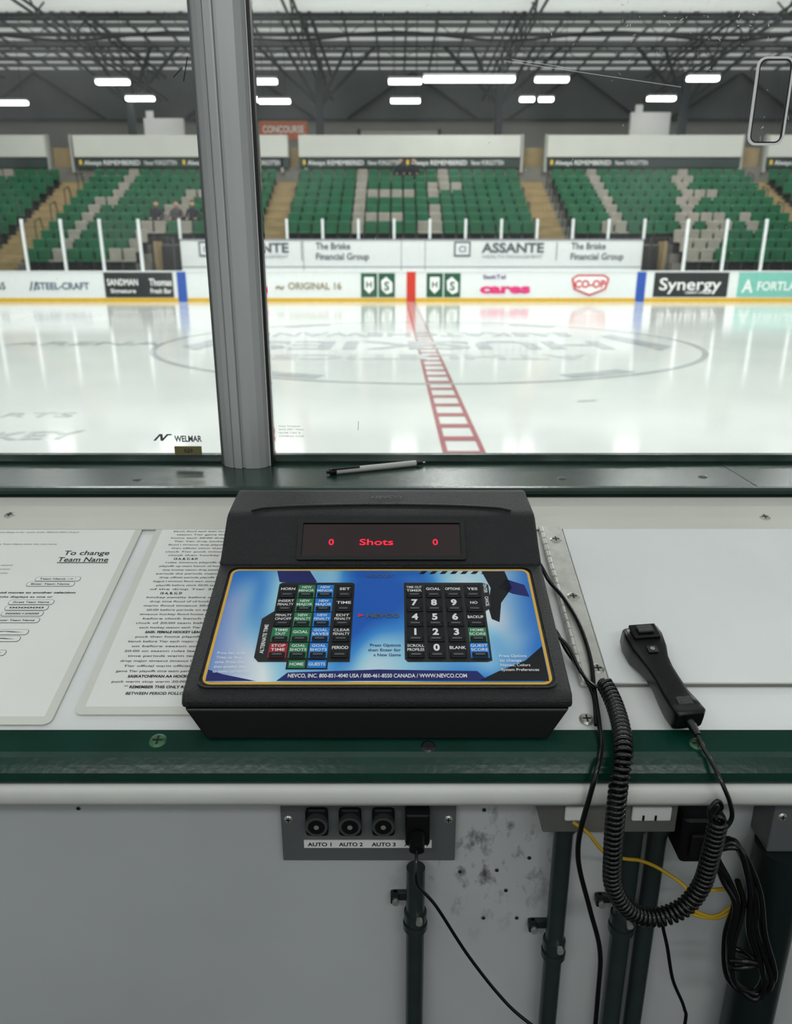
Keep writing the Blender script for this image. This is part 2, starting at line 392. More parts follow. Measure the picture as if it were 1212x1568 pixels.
for a in AISLES:
    for sx in (-.68, .68):
        for k in range(0, 8, 2):
            Y0 = 31.1+.8*k
            b.tube([(a+sx, Y0+.1, tz(k)), (a+sx, Y0+.1, tz(k)+.85), (a+sx, Y0+.6, tz(k)+1.0), (a+sx, Y0+.9, tz(k+1))], .025, 'dark', 5)
b.tube([(-9.1, 29.7, .3), (-9.1, 29.7, 2.2), (-8.3, 29.7, 2.2), (-8.3, 29.7, .3)], .04, 'dark', 6)
b.tube([(9.5, 29.7, .3), (9.5, 29.7, 2.2), (10.2, 29.7, 2.2), (10.2, 29.7, .3)], .04, 'dark', 6)
b.obj('aisle_handrails', origin=(0, 31, 2))
# seats
tb = MB()
tb.box(-.225, .225, -.02, .40, .40, .47, 'green_seat', .02); tb.box(-.225, .225, .36, .45, .44, .88, 'green_seat', .03)
tb.box(-.2, .2, .30, .36, .0, .42, 'dark')
def grey(X, k):
    u = k/7.
    if abs(X-.55) < 4.9:
        x = X-.55
        if abs(x+2.15-.25*u) < .30: return True
        if abs(x-(.75+.9*u)) < .3: return k not in (3,)
        if k == 4 and -1.6 < x < .3: return True
        if k == 1 and -1.8 < x < -.4: return True
        if k == 5 and .9 < x < 2.2: return True
        return False
    for sec in (-9.8, 11.2, -19.8, 21.7):
        x = X-sec
        if abs(x) > 4.9: continue
        if abs(x+2.6-.5*u) < .28: return True
        if abs(x-(.3+1.6*u)) < .36: return True
        if k in (0, 1) and .2 < abs(x-2.2) < .9: return True
        if k == 4 and 1.4 < x < 2.6: return True
        if k < 0 and abs(x-1.6-.5*k) < .4: return True
    return False
b = MB(); gi = b.m('green_seat'); yi = b.m('grey_seat'); di = b.m('dark')
for k in range(-3, 8):
    Y0 = 31.1+.8*k+.22; X = -27.
    while X < 28:
        X += .52
        if inaisle(X) or (k < 0 and -9.6 < X < 10.6): continue
        o = len(b.v); b.v += [(v[0]+X, v[1]+Y0, v[2]+tz(k)) for v in tb.v]
        g = grey(X, k)
        for f, mi in zip(tb.f, tb.mi):
            b.f.append(tuple(i+o for i in f)); b.mi.append(di if mi == 1 else (yi if g else gi)); b.sm.append(False)
b.obj('stadium_seating', origin=(0, 31, 2), recalc=False)
# parapet
b = MB()
b.box(-30, 30, 38.5, 38.7, 0, 5.55, 'concrete')
for x0, x1 in ((-29, -16.2), (-14.9, -5.0), (-4.5, 5.75), (7.0, 16.0), (17.2, 29)):
    b.box(x0, x1, 38.2, 38.7, 5.93, 6.86, 'parapet', .03); b.box(x0, x1, 38.3, 38.7, 5.5, 5.93, 'band')
    PT = T(0, 38.28, 0) @ VERT; m = x0+.3
    while m+4.4 < x1+.2:
        b.text('Always REMEMBERED', m+.1, 5.71, .2, 'white', M=PT, w=2.6, align='l', bold=.01)
        b.text('Never FORGOTTEN', m+2.9, 5.71, .2, 'white', M=PT, w=1.5, align='l', bold=.0)
        b.box(m-.12, m, 38.27, 38.3, 5.62, 5.82, 'yellow'); m += 4.8
for a in (-15.6, -4.75, 6.4, 16.6):
    b.box(a-.5, a+.5, 38.8, 38.9, 5.3, 6.4, 'tan'); b.box(a-.62, a-.5, 38.3, 38.6, 5.3, 6.9, 'wall_grey'); b.box(a+.5, a+.62, 38.3, 38.6, 5.3, 6.9, 'wall_grey')
b.obj('concourse_parapet', origin=(0, 38.5, 5))
b = MB(); b.box(-31.9, 31.9, 38.95, 51.6, 5.3, 5.5, 'concrete'); b.obj('floor_concourse', origin=(0, 45, 5.4))

# arena shell
b = MB(); b.box(-32, 32, 52, 52.3, 0, 9.6, 'wall_grey'); b.box(-32, 32, 51.95, 52.3, 9.6, 12.6, 'wall_upper')
for X in (-22, -9, 1, 11, 21): b.tube([(X-4, 51.8, 9.7), (X, 51.8, 12.2), (X+4, 51.8, 9.7)], .09, 'steel_dark', 6)
b.box(-32, 32, 51.8, 51.95, 9.55, 9.7, 'steel_dark')
b.obj('wall_far', origin=(0, 52, 0))
for n, x in (('wall_left', -32.3), ('wall_right', 32)):
    b = MB(); b.box(x, x+.3, -4, 52, -.2, 12.6, 'wall_grey'); b.obj(n, origin=(x, 24, 0))
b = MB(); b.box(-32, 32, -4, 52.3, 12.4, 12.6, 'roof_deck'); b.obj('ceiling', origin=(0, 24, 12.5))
b = MB()
Y = 4.
while Y < 52:
    b.box(-32, 32, Y-.05, Y+.05, 12.20, 12.4, 'purlin'); Y += 1.6
X = -31
while X < 32: b.box(X-.05, X+.05, 0, 51.8, 12.3, 12.4, 'purlin'); X += 1.5
for Y, zz in ((36.5, 11.0), (40, 11.3), (45.5, 11.5)):
    b.cyl((-31, Y, zz), (31, Y, zz), .06, 'steel_dark', 6); b.cyl((-31, Y, 12.1), (31, Y, 12.1), .06, 'steel_dark', 6)
    X = -31
    while X < 31: b.tube([(X, Y, zz), (X+1.2, Y, 12.1), (X+2.4, Y, zz)], .022, 'steel_dark', 4); X += 2.4
COLS = (-24, -14.2, -4.1, 5.5, 15.4, 25)
for X in COLS:
    for zz in (10.7, 11.9):
        for dx in (-.2, .2): b.cyl((X+dx, 2, zz), (X+dx, 51.7, zz), .06, 'steel_dark', 6)
    Y = 2
    while Y < 48: b.tube([(X, Y, 10.7), (X, Y+1.8, 11.9), (X, Y+3.6, 10.7)], .04, 'steel_dark', 5); Y += 3.6
    for dx in (-3, -1.6, 1.6, 3): b.cyl((X, 45, 9.2), (X+dx, 44.2, 11.8), .09, 'steel_dark', 6)
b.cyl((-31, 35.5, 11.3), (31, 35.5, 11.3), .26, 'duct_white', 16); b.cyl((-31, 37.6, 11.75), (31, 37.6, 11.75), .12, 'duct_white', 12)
b.tube([(x, 38, 10.75+.16*math.cos(x*.65)) for x in range(-30, 31)], .06, 'black', 6)
b.obj('roof_trusses', origin=(0, 26, 12))
for X in COLS:
    b = MB(); b.box(X-.2, X+.2, 44.8, 45.2, 5.6, 10.6, 'steel_dark', .03); b.box(X-.3, X+.3, 44.7, 45.3, 5.5, 5.6, 'steel_dark'); b.obj('steel_column', origin=(X, 45, 5.5))
b = MB(); b.box(-7.9, -4.7, 44.4, 44.5, 7.5, 8.4, 'orange', .03); b.text('CONCOURSE', -6.0, 8.02, .34, 'white', M=T(0, 44.38, 0) @ VERT, w=2.2, bold=.02)
b.box(-7.8, -7.7, 44.42, 44.5, 5.5, 7.6, 'steel_dark'); b.box(-4.9, -4.8, 44.42, 44.5, 5.5, 7.6, 'steel_dark')
b.obj('concourse_sign', origin=(-6, 44.4, 5.5))
for x0, x1, zt, n in ((-13.9, -11.7, 8.8, 'white_partition'), (12.9, 15.1, 9.1, 'white_partition')):
    b = MB(); b.box(x0, x1, 46, 46.3, 5.5, zt, 'white', .04); b.box(x0+.2, x0+.6, 45.95, 46, zt-.1, zt+.35, 'white'); b.obj(n, origin=(x0, 46, 5.5))
b = MB(); b.box(-2.2, 2.6, 51.7, 51.78, 7.9, 9.0, 'parapet', .03); b.text('HOCKEY HOUSE', .4, 8.55, .34, 'dgreen', M=T(0, 51.68, 0) @ VERT, w=3.2, bold=.02)
b.box(-2.4, -2.2, 51.7, 51.78, 5.5, 9.1, 'steel_dark'); b.box(2.6, 2.8, 51.7, 51.78, 5.5, 9.1, 'steel_dark')
b.obj('concourse_banner', origin=(.4, 51.7, 5.5))

# high-bay lamps (visible, hung from roof)
for X, Y, L in ((-13.45, 40.3, 1.6), (-13.4, 44.2, 1.5), (-20.6, 45.3, 1.6), (-6.36, 40.2, 1.5), (-6.47, 44.9, 1.7), (.43, 40.2, 1.6), (.5, 44.8, 1.6), (3.1, 36, 3.9), (7.3, 39.8, 1.6), (6.9, 44.4, .8), (7.9, 44.4, .8), (14.3, 39.6, 1.5), (13.9, 44.2, 1.5), (21, 40, 1.5)):
    b = MB(); zz = 9.5 if Y > 37 else 8.75
    b.box(-L/2, L/2, -.2, .2, 0, .1, 'lamp_house', .02); b.box(-L/2+.03, L/2-.03, -.17, .17, -.17, 0, 'lamp', .04)
    for dx in (-L*.35, L*.35): b.cyl((dx, 0, .1), (dx, 0, 12.39-zz), .015, 'steel_dark', 5)
    b.obj('high_bay_light', M=T(X, Y, zz))
# arena lamps over the ice : housings with real area lamps
for X in (-15, -6.5, 2.2, 10.5, 18):
    for Y in (8, 14, 20, 26, 32):
        b = MB(); b.box(-1.3, 1.3, -.5, .5, 0, .18, 'lamp_house', .03)
        for dx in (-1, 1): b.cyl((dx, 0, .18), (dx, 0, 1.39), .02, 'steel_dark', 5)
        e = b.obj('rink_ceiling_light', M=T(X, Y, 11.0))
        l = bpy.data.lights.new('lamp', 'AREA'); l.shape = 'RECTANGLE'; l.size = 2.4; l.size_y = .9; l.energy = 320 if Y > 8 else 560; l.color = (.985, 1, .995)
        lo = bpy.data.objects.new('lamp', l); S.collection.objects.link(lo); lo.parent = e; lo.location = (0, 0, -.02)
# rear wall of the timekeeper box with unseen lights added to brighten the counter
b = MB(); b.box(-2.2, 2.2, -2.7, -2.6, .25, 3.2, 'back_wall'); b.obj('wall_back', origin=(0, -2.6, .25))
for X in (-1.0, .9):
    b = MB(); b.box(-.65, .65, -.1, .1, 0, .08, 'lamp_house', .02)
    for dx in (-.5, .5): b.box(dx-.02, dx+.02, -1.1, 0, .08, .11, 'lamp_house')
    e = b.obj('added_box_light', M=T(X, -1.5, 2.9))
    l = bpy.data.lights.new('tube', 'AREA'); l.shape = 'RECTANGLE'; l.size = 1.25; l.size_y = .16; l.energy = 12.5; l.color = (.98, 1, 1)  # emitter of the added light, out of view
    lo = bpy.data.objects.new('tube', l); S.collection.objects.link(lo); lo.parent = e; lo.location = (0, 0, -.02); lo.rotation_euler = (math.radians(20), 0, 0)

# world
w = bpy.data.worlds.new('world'); S.world = w; w.use_nodes = True
bg = w.node_tree.nodes['Background']; bg.inputs[0].default_value = (.80, .84, .86, 1); bg.inputs[1].default_value = .35

# ------------------------------------------------------------------ spectators
def spectator(X, Y, Z, jk, lean=0, hat=False):
    e = empty('spectator', T(X, Y, Z))
    vs = [(0, 0, .50), (0, .03, .72), (0, .0, .95), (0, -.01, 1.07), (-.2, 0, .94), (-.26, -.08, .70), (-.16, -.30, .62), (.2, 0, .94), (.26, -.08, .70), (.16, -.3, .62),
          (-.11, -.05, .49), (-.14, -.44, .50), (-.14, -.46, .10), (-.14, -.58, .05), (.11, -.05, .49), (.14, -.44, .5), (.14, -.46, .1), (.14, -.58, .05)]
    ed = [(0, 1), (1, 2), (2, 3), (2, 4), (4, 5), (5, 6), (2, 7), (7, 8), (8, 9), (0, 10), (10, 11), (11, 12), (12, 13), (0, 14), (14, 15), (15, 16), (16, 17)]
    rad = [.16, .15, .14, .06, .075, .055, .04, .075, .055, .04, .1, .075, .05, .04, .1, .075, .05, .04]
    me = bpy.data.meshes.new('body'); me.from_pydata(vs, ed, []); me.materials.append(M_[jk])
    o = bpy.data.objects.new('body', me); S.collection.objects.link(o); o.parent = e
    md = o.modifiers.new('s', 'SKIN')
    for i, sv in enumerate(me.skin_vertices[0].data): sv.radius = (rad[i], rad[i]*.85); sv.use_root = (i == 0)
    o.modifiers.new('d', 'SUBSURF').levels = 1
    b = MB()
    q = bmesh.new(); bmesh.ops.create_uvsphere(q, u_segments=16, v_segments=12, radius=.1)
    for v in q.verts: v.co = Vector((v.co.x*.8, v.co.y*.95, v.co.z*1.2))+Vector((0, -.02, 1.2))
    b.bm(q, 'skin', smooth=True)
    q = bmesh.new(); bmesh.ops.create_uvsphere(q, u_segments=16, v_segments=10, radius=.108)
    for v in q.verts:
        v.co = Vector((v.co.x*.86, v.co.y, max(v.co.z, -.03 if v.co.y > .02 else .035)*1.2))+Vector((0, -.008, 1.205))
    b.bm(q, 'hair', smooth=True)
    b.add([(-.014, -.11, 1.18), (.014, -.11, 1.18), (0, -.135, 1.175), (0, -.112, 1.22)], [(0, 1, 2), (0, 2, 3), (1, 3, 2)], 'skin')
    for s_ in (-1, 1):
        b.box(s_*.03-.01, s_*.03+.01, -.115, -.105, 1.21, 1.222, 'hair'); b.box(s_*.083-.008, s_*.083+.008, -.03, .0, 1.17, 1.22, 'skin', .004)
        b.box(s_*.16-.035, s_*.16+.035, -.38, -.3, .60, .65, 'skin', .015)
    b.box(-.025, .025, -.113, -.105, 1.145, 1.152, 'coopred')
    b.obj('head', parent=e)
spectator(.2, 31.1+5.6+.3, tz(7), 'jacket'); spectator(.78, 31.1+5.6+.3, tz(7), 'jacket')
spectator(-9.55, 31.1+.8+.3, tz(1), 'jacket'); spectator(-8.75, 31.1+.8+.3, tz(1), 'jacket2'); spectator(-8.1, 31.1+.8+.3, tz(1), 'jacket')

# ------------------------------------------------------------------ TIMEKEEPER BOX
W0, W1 = -2.2, 2.2
MD = Matrix(((1, 0, 0, 0), (0, .9613, -.2756, .61), (0, .2756, .9613, .9914), (0, 0, 0, 1)))
XZ = Matrix(((0, 0, 1, 0), (1, 0, 0, 0), (0, 1, 0, 0), (0, 0, 0, 1)))  # (y,z) profile extruded along X
def profile(b, pts, k, x0=W0, x1=W1, smooth=False): b.prism(pts, x0, x1, k, M=XZ, smooth=smooth)

b = MB(); b.box(W0, W1, -3, 1.3, .05, .25, 'floor_rubber'); b.obj('floor')
b = MB(); b.box(W0, W1, 1.2, 1.28, -.1, 1.1, 'board_white'); b.box(W0, W1, 1.28, 1.29, 0, .2, 'kick_yellow'); b.box(W0, W1, .715, 1.2, .25, .9, 'wall_panel'); b.obj('wall_near_boards', origin=(0, 1.2, 0))
b = MB(); b.box(W0, W1, .70, .715, .25, .9465, 'wall_panel'); b.obj('wall_under_counter')
# sloped counter
b = MB()
b.prism([(.603, .9705), (.601, .966), (.601, .955), (.604, .949), (.61, .947), (.72, .947), (.72, .96), (1.06, 1.06), (1.06, 1.1185), (.612, .9905)], W0, W1, 'desk', M=XZ)
b.box(W0, W1, .379, .462, 0, .0015, 'desk_warm', M=MD)
b.box(.229, 1.2, .097, .378, .0, .0035, 'plate_white', .001, M=MD)
b.box(.229, 1.2, .0945, .097, 0, .001, 'seam', M=MD); b.box(.229, 1.2, .378, .3795, 0, .002, 'seam', M=MD)
b.obj('scorer_counter')
# white front edge
b = MB(); profile(b, [(.597, .972), (.594, .966), (.594, .956), (.598, .949), (.606, .948), (.606, .974)], 'white_edge', smooth=True); b.obj('trim_counter_edge')
# green front strip
b = MB()
def dl(a, h): return (.61+.9613*a-.2756*h, .9914+.2756*a+.9613*h)
profile(b, [dl(.033, .0), dl(.033, .005), dl(.006, .0062), dl(.0, .0055), dl(-.006, .002), (.5985, .986), (.5972, .979), (.5985, .9745), (.602, .973), (.61, .973), (.612, .9895)], 'trim_green', smooth=False)
b.obj('trim_counter_front')
# sill
b = MB()
profile(b, [(1.052, 1.121), (1.0505, 1.124), (1.0505, 1.129), (1.054, 1.1325), (1.06, 1.1335), (1.205, 1.1335), (1.206, 1.138), (1.225, 1.138), (1.25, 1.136), (1.253, 1.13), (1.253, 1.10), (1.052, 1.10)], 'sill_green')
b.box(.53, .532, 1.06, 1.2, 1.1335, 1.134, 'black')
profile(b, [(1.0495, 1.1195), (1.053, 1.1195), (1.053, 1.122), (1.0495, 1.122)], 'black')
b.obj('sill')

def screw(b, x, y, M, k='screw', r=.0075):
    q = bmesh.new(); bmesh.ops.create_cone(q, cap_ends=True, segments=20, radius1=r, radius2=r*.7, depth=.0015)
    for v in q.verts: v.co += Vector((x, y, .0008))
    b.bm(q, k, M)
    b.box(x-r*.6, x+r*.6, y-r*.12, y+r*.12, .0015, .0018, 'black', M=M); b.box(x-r*.12, x+r*.12, y-r*.6, y+r*.6, .0015, .0018, 'black', M=M)
b = MB()
screw(b, .1946, .0508, MD); screw(b, .520, .408, MD @ T(0, 0, .0015)); screw(b, -.547, .413, MD @ T(0, 0, .0015))
SM = MD @ T(0, 0, .0058)
screw(b, -.2337, .0192, SM, 'screw_green', .0085); screw(b, .294, .0153, SM, 'screw_green', .0075); screw(b, .0315, .012, SM, 'key_black')
for x, y in ((-.392, 1.094), (.253, 1.101), (.470, 1.108)): screw(b, x, y, T(0, 0, 1.1335), 'alu_dark', .007)
for x, y in ((.2, 1.235), (.462, 1.235)): screw(b, x, y, T(0, 0, 1.137), 'alu_dark', .006)
b.obj('counter_screws')

# hinge
b = MB(); HM = MD
b.box(.197, .2275, .094, .382, .0, .0042, 'steel', .0006, M=HM)
yy = .095
while yy < .376:
    b.cyl((.1995, yy, .005), (.1995, yy+.012, .005), .0034, 'steel', 10, M=HM); yy += .0135
for x, y in ((.215, .3514), (.2195, .1163), (.216, .235)): screw(b, x, y, MD @ T(0, 0, .0042))
b.obj('piano_hinge')

# glass panes + stanchions
b = MB(); b.box(-1.735, -.2835, 1.184, 1.196, 1.139, 2.6, 'glass'); b.obj('window_1', origin=(-1, 1.19, 1.139))
b = MB(); b.box(-.196, 1.258, 1.184, 1.196, 1.139, 2.6, 'glass'); b.obj('window_2', origin=(.5, 1.19, 1.139))
b = MB(); profile(b, [(1.198, 1.1335), (1.198, 1.146), (1.203, 1.146), (1.203, 1.1335)], 'sill_green'); b.obj('trim_glass_channel')
def stanchion(X):
    b = MB(); h = .0378
    prof = [(-h, .006), (-h, -.012), (-h+.004, -.02), (-.026, -.027), (-.0185, -.031), (-.0178, -.0285), (-.0165, -.0285), (-.0155, -.033), (-.007, -.0345), (-.0045, -.0345), (-.0035, -.029), (.0005, -.029), (.0015, -.0345), (.012, -.0355), (.024, -.033), (.033, -.026), (h, -.015), (h, .006)]
    b.prism(prof, 1.134, 2.6, 'alu', M=T(X, 1.19, 0))
    b.box(X-h-.004, X-h, 1.18, 1.196, 1.134, 2.6, 'alu_dark'); b.box(X+h, X+h+.0055, 1.175, 1.196, 1.134, 2.6, 'black')
    b.box(X+.0375, X+.0384, 1.172, 1.18, 1.134, 2.6, 'white')
    b.obj('glass_stanchion', origin=(X, 1.19, 1.134))
stanchion(-.2405); stanchion(1.30); stanchion(-1.78)
# stickers on glass
GM = T(0, 1.183, 0) @ VERT
b = MB()
b.text('WELMAR', -.3345, 1.1765, .010, 'txtgrey', M=GM, w=.044, bold=.03)
b.prism([(-.391, 1.173), (-.387, 1.173), (-.379, 1.181), (-.379, 1.173), (-.375, 1.173), (-.366, 1.182), (-.360, 1.182), (-.361, 1.184), (-.368, 1.184), (-.375, 1.177), (-.375, 1.184), (-.380, 1.184)], 0, .0003, 'txtgrey', M=GM)
b.prism(rrect(-.358, -.314, 1.150, 1.164, .001), 0, .0003, 'tag', M=GM); b.text('G23', -.336, 1.157, .006, 'black', M=T(0, 1.1823, 0) @ VERT, bold=.02)
b.obj('glass_brand_sticker')
b = MB()
for i, t in enumerate(('Safety Tempered', 'ANSI Z97.1 10mm', '16CFR 1201 II', 'COMPLIES CGSB')): b.text(t, -.188, 1.197-.0055*i, .0026, 'ice_lgrey', M=GM, w=.034+.006*(i % 2), align='l')
b.obj('glass_safety_label')
# phone reflection on the glass, modelled as a white and black outline
def reflection_ring(b, x0, x1, z0, z1, r, t, k, yy, th):
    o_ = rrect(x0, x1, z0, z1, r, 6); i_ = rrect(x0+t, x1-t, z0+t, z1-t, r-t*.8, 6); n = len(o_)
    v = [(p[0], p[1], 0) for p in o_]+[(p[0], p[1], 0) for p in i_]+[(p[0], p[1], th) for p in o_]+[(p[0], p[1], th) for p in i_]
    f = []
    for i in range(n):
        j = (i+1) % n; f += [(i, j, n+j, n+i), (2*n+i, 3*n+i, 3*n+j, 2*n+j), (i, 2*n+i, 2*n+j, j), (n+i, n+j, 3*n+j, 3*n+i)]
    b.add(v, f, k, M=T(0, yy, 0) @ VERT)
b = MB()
reflection_ring(b, .500, .551, 1.604, 1.715, .012, .0028, 'white', 1.1838, .003)
reflection_ring(b, .5030, .5480, 1.607, 1.712, .0095, .0018, 'black', 1.1838, .002)
b.obj('phone_reflection_outline', origin=(.53, 1.183, 1.66))
# scratches
b = MB()
def scr(p, q, r=.0004, k='white'): b.cyl((p[0], 1.1835, p[1]), (q[0], 1.1835, q[1]), r, k, 4)
scr((.149, 1.710), (.398, 1.678)); scr((.16, 1.712), (.25, 1.700)); scr((-.288, 1.715), (-.296, 1.685), .0008, 'black'); scr((-.31, 1.69), (-.296, 1.702), .0008, 'black')
for i in range(110):
    x = random.gauss(.42, .09); zz = random.gauss(1.76, .05)
    scr((x, zz), (x+random.uniform(-.004, .004), zz+random.uniform(-.004, .004)), random.uniform(.0002, .0006))
for i in range(25):
    x = random.uniform(-.18, .6); zz = random.uniform(1.45, 1.8); scr((x, zz), (x+random.uniform(-.003, .003), zz+random.uniform(-.006, .006)), .00025)
scr((-.06, 1.205), (-.061, 1.19), .0005, 'txtlgrey')
b.obj('glass_scratches')

# pen
b = MB(); p0 = Vector((-.107, 1.118, 1.1385)); p1 = Vector((.047, 1.178, 1.1385)); d = (p1-p0)
def pp(t): return tuple(p0+d*t)
b.cyl(pp(.07), pp(.9), .0047, 'pen_white', 14); b.cyl(pp(.9), pp(.975), .0045, 'black', 14, r1=.0018); b.cyl(pp(.975), pp(1), .0012, 'steel', 8)
b.cyl(pp(.03), pp(.09), .005, 'black', 14); b.cyl(pp(0), pp(.03), .0028, 'black', 10)
c0 = p0+d*.05+Vector((.001, -.004, .0045)); c1 = p0+d*.32+Vector((.001, -.004, .0045)); b.cyl(tuple(c0), tuple(c1), .0016, 'black', 6)
b.obj('pen')

# ------------------------------------------------------------------ laminated sheets
def sheet_base(x0, x1, a0, a1, rot=0):
    b = MB(); b.prism(rrect(x0, x1, a0, a1, .008), .0004, .0010, 'laminate', M=MD)
    b.box(x0+.009, x1-.009, a0+.010, a1-.010, .0010, .0012, 'paper', M=MD); return b
TM = MD @ T(0, 0, .0015)
b = sheet_base(-.60, -.350, .043, .388)
def tl(t, x, a, h=.0028, w=None, k='ink', bold=0, al='l'): b.text(t, x, a, h, k, M=TM, w=w, bold=bold, align=al)
def keybox(t, x0, x1, a):
    P = rrect(x0, x1, a-.0045, a+.0045, .0035); Q = rrect(x0+.0005, x1-.0005, a-.004, a+.004, .003)
    b.prism(P, .0012, .0015, 'ink', M=MD); b.prism(Q, .0015, .0016, 'paper', M=MD)
    b.text(t, (x0+x1)/2, a, .0028, 'ink', M=MD @ T(0, 0, .0018), bold=.02, w=(x1-x0)*.8)
tl('Team Name display in the  center of the  NEVCO MPC-7 board', -.56, .372, .0026, w=.125)
tl('displaying Team Name enter the new name', -.55, .345, .0026, w=.095)
b.text('To change', -.408, .326, .0095, 'ink', M=TM, w=.060, bold=.01); b.text('Team Name', -.408, .312, .0095, 'ink', M=TM, w=.066, bold=.01)
b.box(-.440, -.374, .3045, .3055, .0015, .0018, 'ink', M=MD)
keybox('Team Name --> :', -.455, -.398, .272); keybox('Enter Team Name', -.462, -.402, .262)
tl('returned changes and moves to another selection', -.545, .246, .0032, w=.15, bold=.03); tl('sends both left and right displays as one or', -.545, .238, .0030, w=.125, bold=.02)
keybox('Guest Team Name', -.470, -.415, .228); keybox('000000', -.47, -.418, .218); keybox('00000/120000', -.47, -.42, .2075); keybox('Enter Team Name', -.475, -.42, .196)
keybox('             ^', -.48, -.425, .176); keybox('             ^', -.482, -.43, .165); keybox('             >', -.485, -.437, .143)
for a in (.30, .292, .284, .187, .153, .13, .118): tl('to move selection use the arrow key and press', -.57, a, .0026, w=.075, k='inkgrey')
b.obj('laminated_instruction_sheet')
b = sheet_base(-.331, -.09, .056, .392)
a = .374; i = 0
words = 'Tier I season playoffs 20:00 periods each home game time warm up clock on then flood before the puck drop of second major minor penalty team timeout official bench hockey league rules minutes stop'.split()
while a > .10:
    if i % 9 == 8: tl(['13 A, B, C, & D', '15 A, B, C, D', 'SASK. FEMALE HOCKEY LEAGUE', 'SASKATCHEWAN AA HOCKEY LEAGUE'][(i//9) % 4], -.29, a, .0036, bold=.04)
    else:
        t = ' '.join(random.choice(words) for _ in range(9)); tl(t, -.305+.006*(i % 2), a, .0030, w=random.uniform(.13, .19), k='inkgrey', bold=.01)
    a -= .0076; i += 1
tl('** REMEMBER THIS ONLY RESETS THE', -.29, a, .0038, bold=.03); tl('BETWEEN PERIOD FOLLOWS', -.285, a-.009, .0038, bold=.02); tl('TEAMS', -.22, a-.018, .004, bold=.03)
b.obj('laminated_rules_sheet')

# ------------------------------------------------------------------ SCOREBOARD CONSOLE
con = empty('scoreboard_control_console', MD)
CX = -.0185
b = MB()
def shell(prof, k, bev=.004):
    q = bmesh.new(); L = [q.verts.new((CX-p[2], p[0], p[1])) for p in prof]; R = [q.verts.new((CX+p[2], p[0], p[1])) for p in prof]; n = len(prof)
    q.faces.new(L[::-1]); q.faces.new(R)
    for i in range(n): q.faces.new((L[i], L[(i+1) % n], R[(i+1) % n], R[i]))
    bmesh.ops.recalc_face_normals(q, faces=q.faces[:])
    eds = [e for e in q.edges if len(e.link_faces) == 2 and e.calc_face_angle() > .15]
    bmesh.ops.bevel(q, geom=eds, offset=bev, segments=3, profile=.5, affect='EDGES')
    b.bm(q, k)
# lower tub (tapers inward to base)
shell([(.0195, .0068, .167), (.0325, .036, .1875), (.345, .045, .186), (.340, .0068, .172), (.06, .0068, .170)], 'abs_smooth', .002)
for x in (-.15, .15):
    for a in (.05, .32): b.cyl((CX+x, a, .0022), (CX+x, a, .008), .011, 'rubber', 16)
# upper deck with front lip
shell([(.0325, .036, .1905), (.035, .0455, .1905), (.0431, .0486, .190), (.2335, .0538, .1905), (.245, .0538, .1905), (.352, .050, .189), (.352, .040, .189), (.345, .036, .1895)], 'abs_black', .004)
# display housing, raised
shell([(.2335, .050, .1905), (.2345, .0548, .1905), (.2925, .0815, .1895), (.299, .0842, .189), (.347, .0868, .184), (.353, .083, .183), (.354, .045, .184)], 'abs_black', .0045)
b.obj('shell', parent=con)
# transforms on keypad plane and housing face
ang = math.atan2(.0052, .1904)
PM = T(0, .0431, .0488) @ Matrix.Rotation(ang, 4, 'X')         # local y = v along keypad
PC = T(CX, 0, 0) @ PM
fa = math.atan2(.0267, .058)
FM = T(0, .2345, .0550) @ Matrix.Rotation(fa, 4, 'X')           # housing face, length ~.0638
# top ridge + embossed name
b = MB()
TMx = T(0, .299, .0845) @ Matrix.Rotation(math.atan2(.0026, .048), 4, 'X')
b.tube([(CX-.16+.32*i/24, .005+.011*math.sin(math.pi*i/24)**.5 if 0 < i < 24 else .004, .0002) for i in range(25)], .0018, 'abs_black', 6, M=TMx)
b.text('NEVCO', -.012, .031, .005, 'key_bar', M=TMx @ T(0, 0, .0009), w=.038, bold=.02)
# rim round overlay
def frame(b, x0, x1, y0, y1, r, t, h, k, M, z0=0):
    A = rrect(x0, x1, y0, y1, r, 6); Bq = rrect(x0+t, x1-t, y0+t, y1-t, max(r-t, .001), 6); n = len(A)
    v = [(p[0], p[1], z0) for p in A]+[(p[0], p[1], z0+h) for p in A]+[(p[0], p[1], z0+h) for p in Bq]+[(p[0], p[1], z0) for p in Bq]
    f = []
    for i in range(n):
        j = (i+1) % n; f += [(i, j, n+j, n+i), (n+i, n+j, 2*n+j, 2*n+i), (2*n+i, 2*n+j, 3*n+j, 3*n+i)]
    b.add(v, f, k, M)
frame(b, -.1785, .1785, .004, .187, .012, .0022, .0018, 'abs_black', PC)
# display window bezel
frame(b, -.118, .083, .0045, .060, .003, .0055, .0035, 'abs_smooth', FM)
b.prism(rrect(-.118, .083, .0045, .060, .003), .0001, .0008, 'matte_black', M=FM)
b.box(-.112, .077, .0095, .0545, .0008, .0014, 'display', M=FM)
b.text('0', -.0775, .029, .0082, 'led', M=FM @ T(0, 0, .0018), w=.0060, bold=.01)
b.text('Shots', -.0235, .029, .0082, 'led', M=FM @ T(0, 0, .0018), w=.040, bold=.005)
b.text('0', .047, .029, .0082, 'led', M=FM @ T(0, 0, .0018), w=.0060, bold=.01)
b.obj('display', parent=con)
